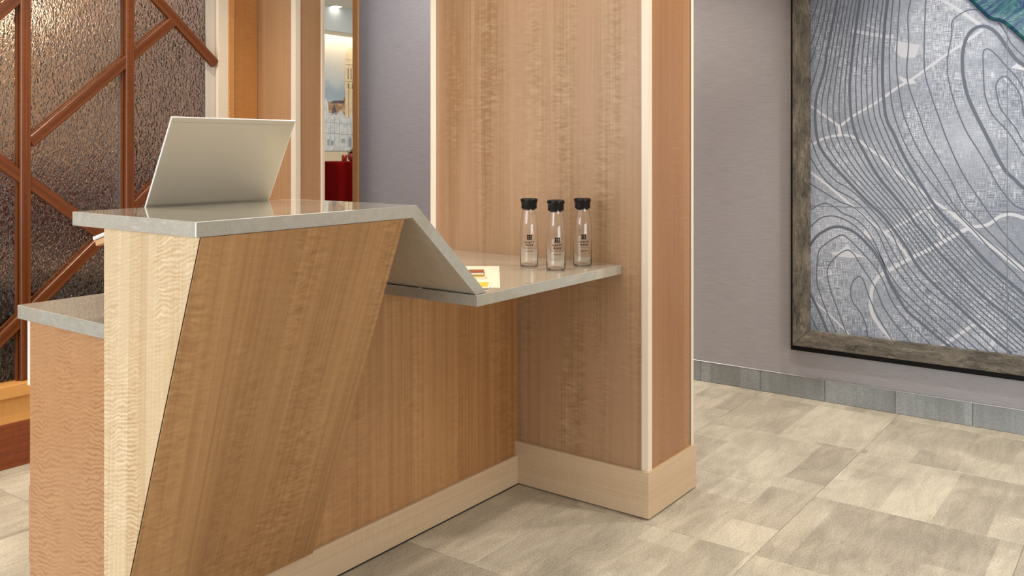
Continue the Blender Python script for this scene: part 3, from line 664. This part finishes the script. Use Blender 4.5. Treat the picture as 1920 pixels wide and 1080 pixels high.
THIN = [[[1272,2558],[1376,2220],[1417,2085],[1436,2023],[1452,1971],[1479,1911]],[[1306,2578],[1375,2225],[1403,2085],[1415,2021],[1434,1926],[1452,1863],[1479,1790]],[[1280,2573],[1351,2222],[1379,2082],[1392,2018],[1415,1900],[1436,1830],[1479,1698]],[[1254,2568],[1327,2219],[1356,2080],[1369,2016],[1392,1909],[1413,1801],[1444,1675],[1479,1564]],[[1474,1321],[1423,1199],[1354,1119],[1301,1089],[1235,1036],[1165,963],[1096,884],[1058,805],[1020,729],[947,637],[839,546],[737,455],[632,355]],[[1479,1235],[1418,1139],[1354,1077],[1260,1024],[1190,957],[1135,882],[1079,778],[1020,684],[947,597],[839,504],[757,433],[670,357]],[[1479,1100],[1392,1048],[1327,1012],[1265,988],[1208,938],[1152,871],[1091,736],[1020,638],[947,557],[839,465],[709,354]],[[1479,963],[1428,997],[1392,1001],[1353,984],[1311,954],[1260,935],[1208,889],[1165,821],[1116,709],[1067,631],[1020,580],[947,517],[857,438],[755,358]],[[1479,877],[1428,926],[1376,941],[1332,935],[1280,912],[1230,872],[1185,820],[1135,746],[1106,671],[1067,598],[1020,545],[958,491],[880,420],[799,357]],[[1347,360],[1392,455],[1423,535],[1444,608],[1442,696],[1431,767],[1381,815],[1326,848],[1296,837],[1250,796],[1197,741],[1157,693],[1123,631],[1093,557],[1058,502],[1020,461],[912,356]],[[1298,363],[1343,482],[1376,571],[1392,645],[1386,690],[1343,746],[1296,776],[1265,760],[1235,713],[1192,651],[1157,592],[1128,521],[1088,458],[1020,378],[1003,357]],[[1197,360],[1208,424],[1235,478],[1265,518],[1279,565],[1270,618],[1240,651],[1218,633],[1203,588],[1182,532],[1157,476],[1123,418],[1084,359]],[[1482,445],[1439,362]],[[1029,2537],[1062,2188],[1075,2050],[1081,1988],[1090,1884],[1098,1728],[1093,1547],[1073,1426],[1020,1283],[957,1178],[901,1099],[842,1022],[790,962],[735,904],[681,840],[617,772],[534,684],[497,646],[419,564],[228,362]],[[1012,2535],[1037,2185],[1047,2047],[1051,1985],[1058,1881],[1066,1726],[1063,1623],[1049,1519],[1034,1438],[987,1311],[938,1219],[882,1129],[818,1020],[759,943],[697,880],[617,808],[534,727],[496,690],[415,611],[217,418]],[[919,2513],[972,2175],[993,2041],[1003,1980],[1015,1905],[1012,1775],[1020,1648],[1010,1569],[987,1496],[961,1421],[934,1337],[887,1241],[831,1135],[777,1022],[724,961],[662,889],[534,755],[497,717],[418,634],[226,433]],[[915,2519],[928,2172],[934,2035],[936,1973],[942,1821],[941,1643],[914,1530],[881,1425],[846,1321],[800,1206],[755,1118],[679,997],[611,897],[534,807],[499,766],[424,679],[240,464]],[[702,1909],[715,1908],[759,1909],[804,1885],[825,1856],[825,1802],[839,1722],[844,1638],[827,1537],[792,1425],[759,1345],[714,1266],[670,1182],[632,1106],[575,1029],[534,1007],[488,983],[390,931],[152,805],[-274,578]],[[536,1547],[567,1599],[611,1655],[653,1710],[679,1727],[695,1713],[695,1645],[690,1532],[670,1456],[649,1417],[597,1353],[567,1304],[536,1248],[472,1180],[422,1204],[432,1320],[483,1461],[536,1547]],[[536,1427],[542,1478],[554,1527],[584,1575],[602,1598],[627,1594],[644,1563],[640,1515],[627,1461],[602,1419],[567,1368],[536,1309],[503,1297],[509,1368],[536,1427]],[[638,1843],[627,1833],[602,1790],[584,1745],[534,1684],[497,1640],[419,1545],[229,1315],[-121,891],[-558,362]],[[1221,2564],[1287,2214],[1313,2075],[1325,2012],[1343,1913],[1362,1815],[1379,1715],[1399,1616],[1418,1517],[1420,1415],[1403,1314],[1354,1226],[1292,1148],[1226,1075],[1160,1005],[1096,936],[1039,862],[986,786],[934,712],[874,647],[811,588],[749,531],[686,476],[625,422],[563,372]],[[1207,2562],[1270,2212],[1295,2073],[1307,2010],[1324,1912],[1342,1814],[1357,1715],[1375,1617],[1390,1518],[1390,1416],[1371,1317],[1324,1229],[1265,1150],[1201,1077],[1137,1006],[1075,937],[1018,863],[965,789],[912,717],[852,653],[790,595],[728,538],[666,484],[605,430],[545,380]],[[1194,2561],[1254,2211],[1278,2072],[1288,2008],[1305,1911],[1321,1814],[1336,1715],[1351,1617],[1362,1518],[1361,1418],[1340,1319],[1294,1232],[1238,1151],[1176,1078],[1114,1008],[1054,937],[998,864],[944,791],[890,722],[830,659],[769,601],[707,545],[646,492],[586,439],[526,387],[488,354],[405,283]],[[1181,2559],[1238,2209],[1260,2070],[1270,2006],[1286,1910],[1301,1813],[1314,1715],[1327,1617],[1334,1519],[1331,1419],[1309,1322],[1264,1235],[1212,1153],[1151,1080],[1090,1009],[1033,937],[978,865],[924,794],[868,727],[809,665],[748,607],[686,552],[625,500],[567,447],[508,395],[470,361],[388,288]],[[1168,2558],[1222,2207],[1243,2068],[1252,2004],[1267,1909],[1281,1812],[1293,1715],[1303,1617],[1307,1519],[1302,1420],[1278,1325],[1234,1237],[1185,1155],[1127,1081],[1068,1010],[1013,937],[957,866],[903,797],[846,732],[787,671],[727,613],[666,559],[605,508],[547,455],[490,402],[453,368],[372,294]],[[1136,2553],[1185,2203],[1204,2064],[1213,2001],[1226,1906],[1237,1812],[1248,1716],[1254,1620],[1253,1524],[1246,1427],[1220,1334],[1179,1248],[1134,1166],[1080,1091],[1025,1019],[973,946],[919,878],[864,811],[807,749],[749,689],[690,633],[631,581],[571,531],[514,479],[477,444],[395,369]],[[1117,2550],[1164,2200],[1183,2062],[1191,1998],[1204,1905],[1214,1812],[1223,1718],[1228,1623],[1227,1527],[1220,1432],[1193,1341],[1154,1256],[1110,1174],[1058,1100],[1005,1027],[954,955],[900,888],[846,823],[789,761],[733,702],[675,647],[616,595],[557,546],[501,495],[463,460],[381,386],[182,206]],[[1098,2547],[1143,2198],[1162,2059],[1170,1996],[1182,1904],[1191,1812],[1199,1719],[1203,1625],[1201,1531],[1194,1437],[1166,1348],[1128,1264],[1086,1183],[1036,1108],[986,1036],[936,964],[882,898],[827,834],[772,773],[717,714],[659,661],[601,610],[543,561],[487,511],[449,477],[367,404],[168,226]],[[1079,2544],[1123,2195],[1140,2057],[1148,1994],[1160,1904],[1168,1812],[1175,1720],[1178,1628],[1176,1535],[1167,1442],[1140,1355],[1103,1271],[1062,1191],[1014,1116],[966,1044],[917,973],[863,908],[809,846],[755,785],[701,727],[643,674],[586,624],[529,575],[473,527],[435,493],[353,421],[153,245]],[[1060,2541],[1103,2193],[1120,2055],[1127,1992],[1138,1903],[1145,1812],[1152,1721],[1153,1630],[1150,1539],[1142,1447],[1113,1362],[1078,1279],[1038,1199],[993,1124],[947,1052],[898,982],[845,918],[791,857],[738,797],[685,739],[628,688],[571,638],[515,590],[476,557],[392,485],[186,310]]]
THICK = [[12.7,[[1234,2565],[1303,2216],[1330,2077],[1343,2013],[1364,1907],[1392,1773],[1407,1673],[1444,1544],[1452,1434],[1444,1341],[1423,1275],[1364,1194],[1301,1126],[1208,1027],[1133,957],[1073,881],[1020,805],[983,740],[928,671],[822,572],[725,483],[641,411],[581,364]]],[12.7,[[1155,2556],[1206,2205],[1226,2066],[1235,2003],[1250,1897],[1270,1739],[1283,1580],[1275,1430],[1250,1333],[1213,1255],[1157,1154],[1094,1072],[1020,980],[982,921],[951,885],[887,804],[781,691],[692,605],[586,517],[534,468],[472,410],[436,375],[356,300]]],[13.5,[[1042,2538],[1083,2190],[1099,2053],[1106,1990],[1118,1886],[1128,1730],[1128,1574],[1113,1427],[1078,1348],[1048,1276],[1020,1217],[957,1108],[901,1017],[842,944],[795,894],[737,826],[669,752],[592,683],[534,633],[393,513],[355,481],[273,411],[75,243]]],[14.7,[[536,1648],[567,1676],[602,1732],[636,1788],[670,1822],[701,1832],[733,1822],[759,1792],[775,1743],[781,1679],[777,1609],[759,1520],[722,1424],[679,1330],[640,1242],[606,1178],[567,1136],[536,1104],[472,1059],[393,1052],[334,1137],[344,1274],[402,1435],[462,1553],[536,1648]]],[12.2,[[1482,780],[1458,819],[1428,850],[1381,879],[1343,889],[1301,884],[1250,859],[1198,810],[1157,760],[1123,696],[1093,624],[1058,566],[1020,509],[970,467],[898,410],[830,357]]],[12.2,[[1482,550],[1450,493],[1418,426],[1389,357]]]]
ROAD = [[12.2,[[1482,1496],[1394,1433],[1332,1386]]],[12.2,[[1332,1386],[1265,1438],[1157,1501],[1058,1571],[991,1609],[878,1692],[786,1754],[696,1817]]],[14.7,[[698,1829],[781,1902],[864,1966],[913,2004],[1022,2089],[1316,2317],[1983,2835]]],[19.6,[[1332,1386],[1326,1341]]],[12.2,[[1482,1286],[1418,1324],[1332,1343],[1260,1331],[1198,1281],[1143,1240],[1078,1176],[1020,1126],[962,1081],[929,1052],[869,1008],[822,976]]],[22.1,[[822,976],[768,933],[702,867],[647,828],[592,781],[534,736],[493,705],[404,636],[190,470]]],[12.2,[[1482,1162],[1402,1102],[1332,1044],[1270,993],[1198,932],[1121,873],[1053,814],[1015,762]]],[12.2,[[1123,870],[1020,933],[962,975],[905,1012]]],[9.8,[[924,986],[905,936],[878,886],[866,848]]],[17.2,[[746,909],[770,905],[839,859],[928,801],[1020,747],[1083,704],[1143,661],[1172,617],[1182,569],[1182,494],[1157,440],[1118,392],[1077,355]]],[14.7,[[764,908],[742,919],[679,932],[632,970],[584,984],[534,970],[484,956],[379,926],[125,855],[-327,728]]],[14.7,[[876,349],[793,423],[737,472],[720,476]]],[9.8,[[702,476],[685,468],[647,425]]],[17.2,[[651,420],[668,374]]],[9.8,[[1482,529],[1434,489],[1392,455],[1353,423],[1285,362]]],[17.2,[[1273,1855],[1235,1846],[1128,1818],[1079,1814]]],[7.4,[[1205,1880],[1157,1856]]]]
BLOB = [[[1067,1793],[1020,1779],[963,1765],[982,1706],[1043,1710],[1077,1745]],[[1058,1624],[1020,1607],[989,1601],[977,1585],[1010,1581],[1043,1598]],[[1381,757],[1329,771],[1293,808],[1273,772],[1210,748],[1280,738],[1334,739]],[[1415,640],[1371,665],[1365,649]],[[1220,865],[1197,884],[1167,844],[1187,835]],[[585,1637],[563,1655],[532,1632],[532,1622]],[[615,1593],[600,1590],[592,1571],[600,1569]],[[647,1197],[625,1204],[613,1192],[634,1185]]]
RES = [[862,2085],[812,2020],[755,1955],[719,1913],[670,1859],[627,1843],[602,1824],[567,1787],[534,1750],[472,1671],[383,1573]]
FOLDV = [[599,2178],[599,274]]
M['c_line'] = flat('contour_grey', lin(90, 98, 112), .6); M['r_line'] = flat('road_white', lin(192, 196, 206), .6); M['f_line'] = flat('sheet_join_grey', lin(112, 118, 128), .6)
CY0, CY1, CZ0, CZ1 = AY0+FW-.02, AY1-FW+.02, AZ0+FW-.02, AZ1-FW+.02
def ribbon(b, pts, w_, x, sub=5):
    P = [(0, y/1000, z/1000) for y, z in pts]; P = catmull(P, sub)
    L_ = [P[0]]
    for q in P[1:]:
        m_ = int((q-L_[-1]).length/.05)+1; a_ = L_[-1]; L_ += [a_.lerp(q, (k+1)/m_) for k in range(m_)]
    P = L_; prev = None
    for i, p in enumerate(P):
        d = (P[min(i+1, len(P)-1)]-P[max(i-1, 0)]); d.normalize(); n = Vector((0, -d.z, d.y))*w_/2
        if not (CY0 <= p.y <= CY1 and CZ0 <= p.z <= CZ1): prev = None; continue
        cur = [b.b.verts.new((x, p.y+n.y, p.z+n.z)), b.b.verts.new((x, p.y-n.y, p.z-n.z))]
        if prev: b.b.faces.new((prev[0], prev[1], cur[1], cur[0]))
        prev = cur
b = MB()
for i_, (w_, p) in enumerate(ROAD): ribbon(b, p, w_/1000, XC-.0003-.00001*i_, 4)
for p in BLOB: b.poly([(XC-.00035, y/1000, z/1000) for y, z in p])
b.build('printed_roads', M['r_line'], ar, kind='stuff')
b = MB()
for p in THIN: ribbon(b, p, .0054, XC-.0006)
b.build('thin_contour_lines', M['c_line'], ar, kind='stuff')
b = MB()
for w_, p in THICK: ribbon(b, p, w_/1000, XC-.0009)
b.build('thick_contour_lines', M['c_line'], ar, kind='stuff')
b = MB(); ribbon(b, [(599, 300), (599, 1200), (599, 2550)], .0032, XC-.0010, 40); ribbon(b, [(1500, 986), (534, 996), (-950, 1010)], .003, XC-.0010, 40)
b.build('sheet_joins', M['f_line'], ar)
# glossy resin wave
t = NT('teal_resin'); p = t.pos(); y = t.dot(p, (0, 1, 0)); z = t.dot(p, (0, 0, 1))
di = t.math('ADD', t.math('MULTIPLY', y, .62), t.math('MULTIPLY', z, .78)); al = t.math('SUBTRACT', t.math('MULTIPLY', y, .78), t.math('MULTIPLY', z, .62))
n0 = t.noise(t.comb(y, z, 1.), 4, 4, .6, .8)
n1 = t.noise(t.comb(t.math('MULTIPLY', di, 22), t.math('MULTIPLY', al, 5), n0), 1, 4, .65, 1.2)
c = t.ramp(n1, [(.30, lin(4, 26, 78)), (.43, lin(4, 58, 98)), (.55, lin(6, 80, 84)), (.66, lin(50, 128, 142)), (.76, lin(8, 70, 66))])
fo = t.ramp(t.noise(t.comb(t.math('MULTIPLY', di, 9), t.math('MULTIPLY', al, 26), 4.), 1, 4, .7, .5), [(.68, GREY_S(0)), (.73, GREY_S(1))])
c = t.mix(fo, c, lin(232, 242, 244)); t.bump(n1, .5, .01)
M['resin'] = t.out(c, .12, Coat_Weight=.25, Coat_Roughness=.03)
E1 = catmull([(0, y_/1000, z_/1000) for y_, z_ in RES], 5)
top = [Vector((0, AY0+FW+.004, AZ1-.25)), Vector((0, AY0+.6, AZ1-FW-.004))]
edge = [v for v in E1 if v.z < AZ1-FW and v.y > AY0+FW]
last = edge[-1]
up = catmull([edge[0]+Vector((0, .0, .0)), edge[0]+Vector((0, .12, .12)), edge[0]+Vector((0, .18, .3)), Vector((0, edge[0].y+.17, AZ1-FW-.004))], 5)[1:]
dn = catmull([last, last+Vector((0, -.18, -.10)), last+Vector((0, -.55, -.16)), Vector((0, AY0+FW+.004, last.z-.1))], 6)[1:]
loop = up[::-1]+edge+dn+[Vector((0, AY0+FW+.004, AZ1-FW-.004))]
b = MB(); N = len(loop)
cen = sum(loop, Vector((0, 0, 0)))/N
rs = []
for off, x in ((0, XC-.0012), (0, XC-.010), (.006, XC-.016), (.016, XC-.019)):
    ring = []
    for i, v in enumerate(loop):
        d = (loop[(i+1) % N]-loop[i-1]); d.normalize(); n = Vector((0, -d.z, d.y))
        if n.dot(cen-v) < 0: n = -n
        q = v+n*off; ring.append(b.b.verts.new((x, q.y, q.z)))
    rs.append(ring)
for A, B in zip(rs, rs[1:]):
    for i in range(N): b.b.faces.new((A[i], A[(i+1) % N], B[(i+1) % N], B[i]))
b.b.faces.new(rs[-1]); bmesh.ops.recalc_face_normals(b.b, faces=b.b.faces)
o = b.build('resin_wave', M['resin'], ar, label='glossy teal and blue resin wave with white foam')
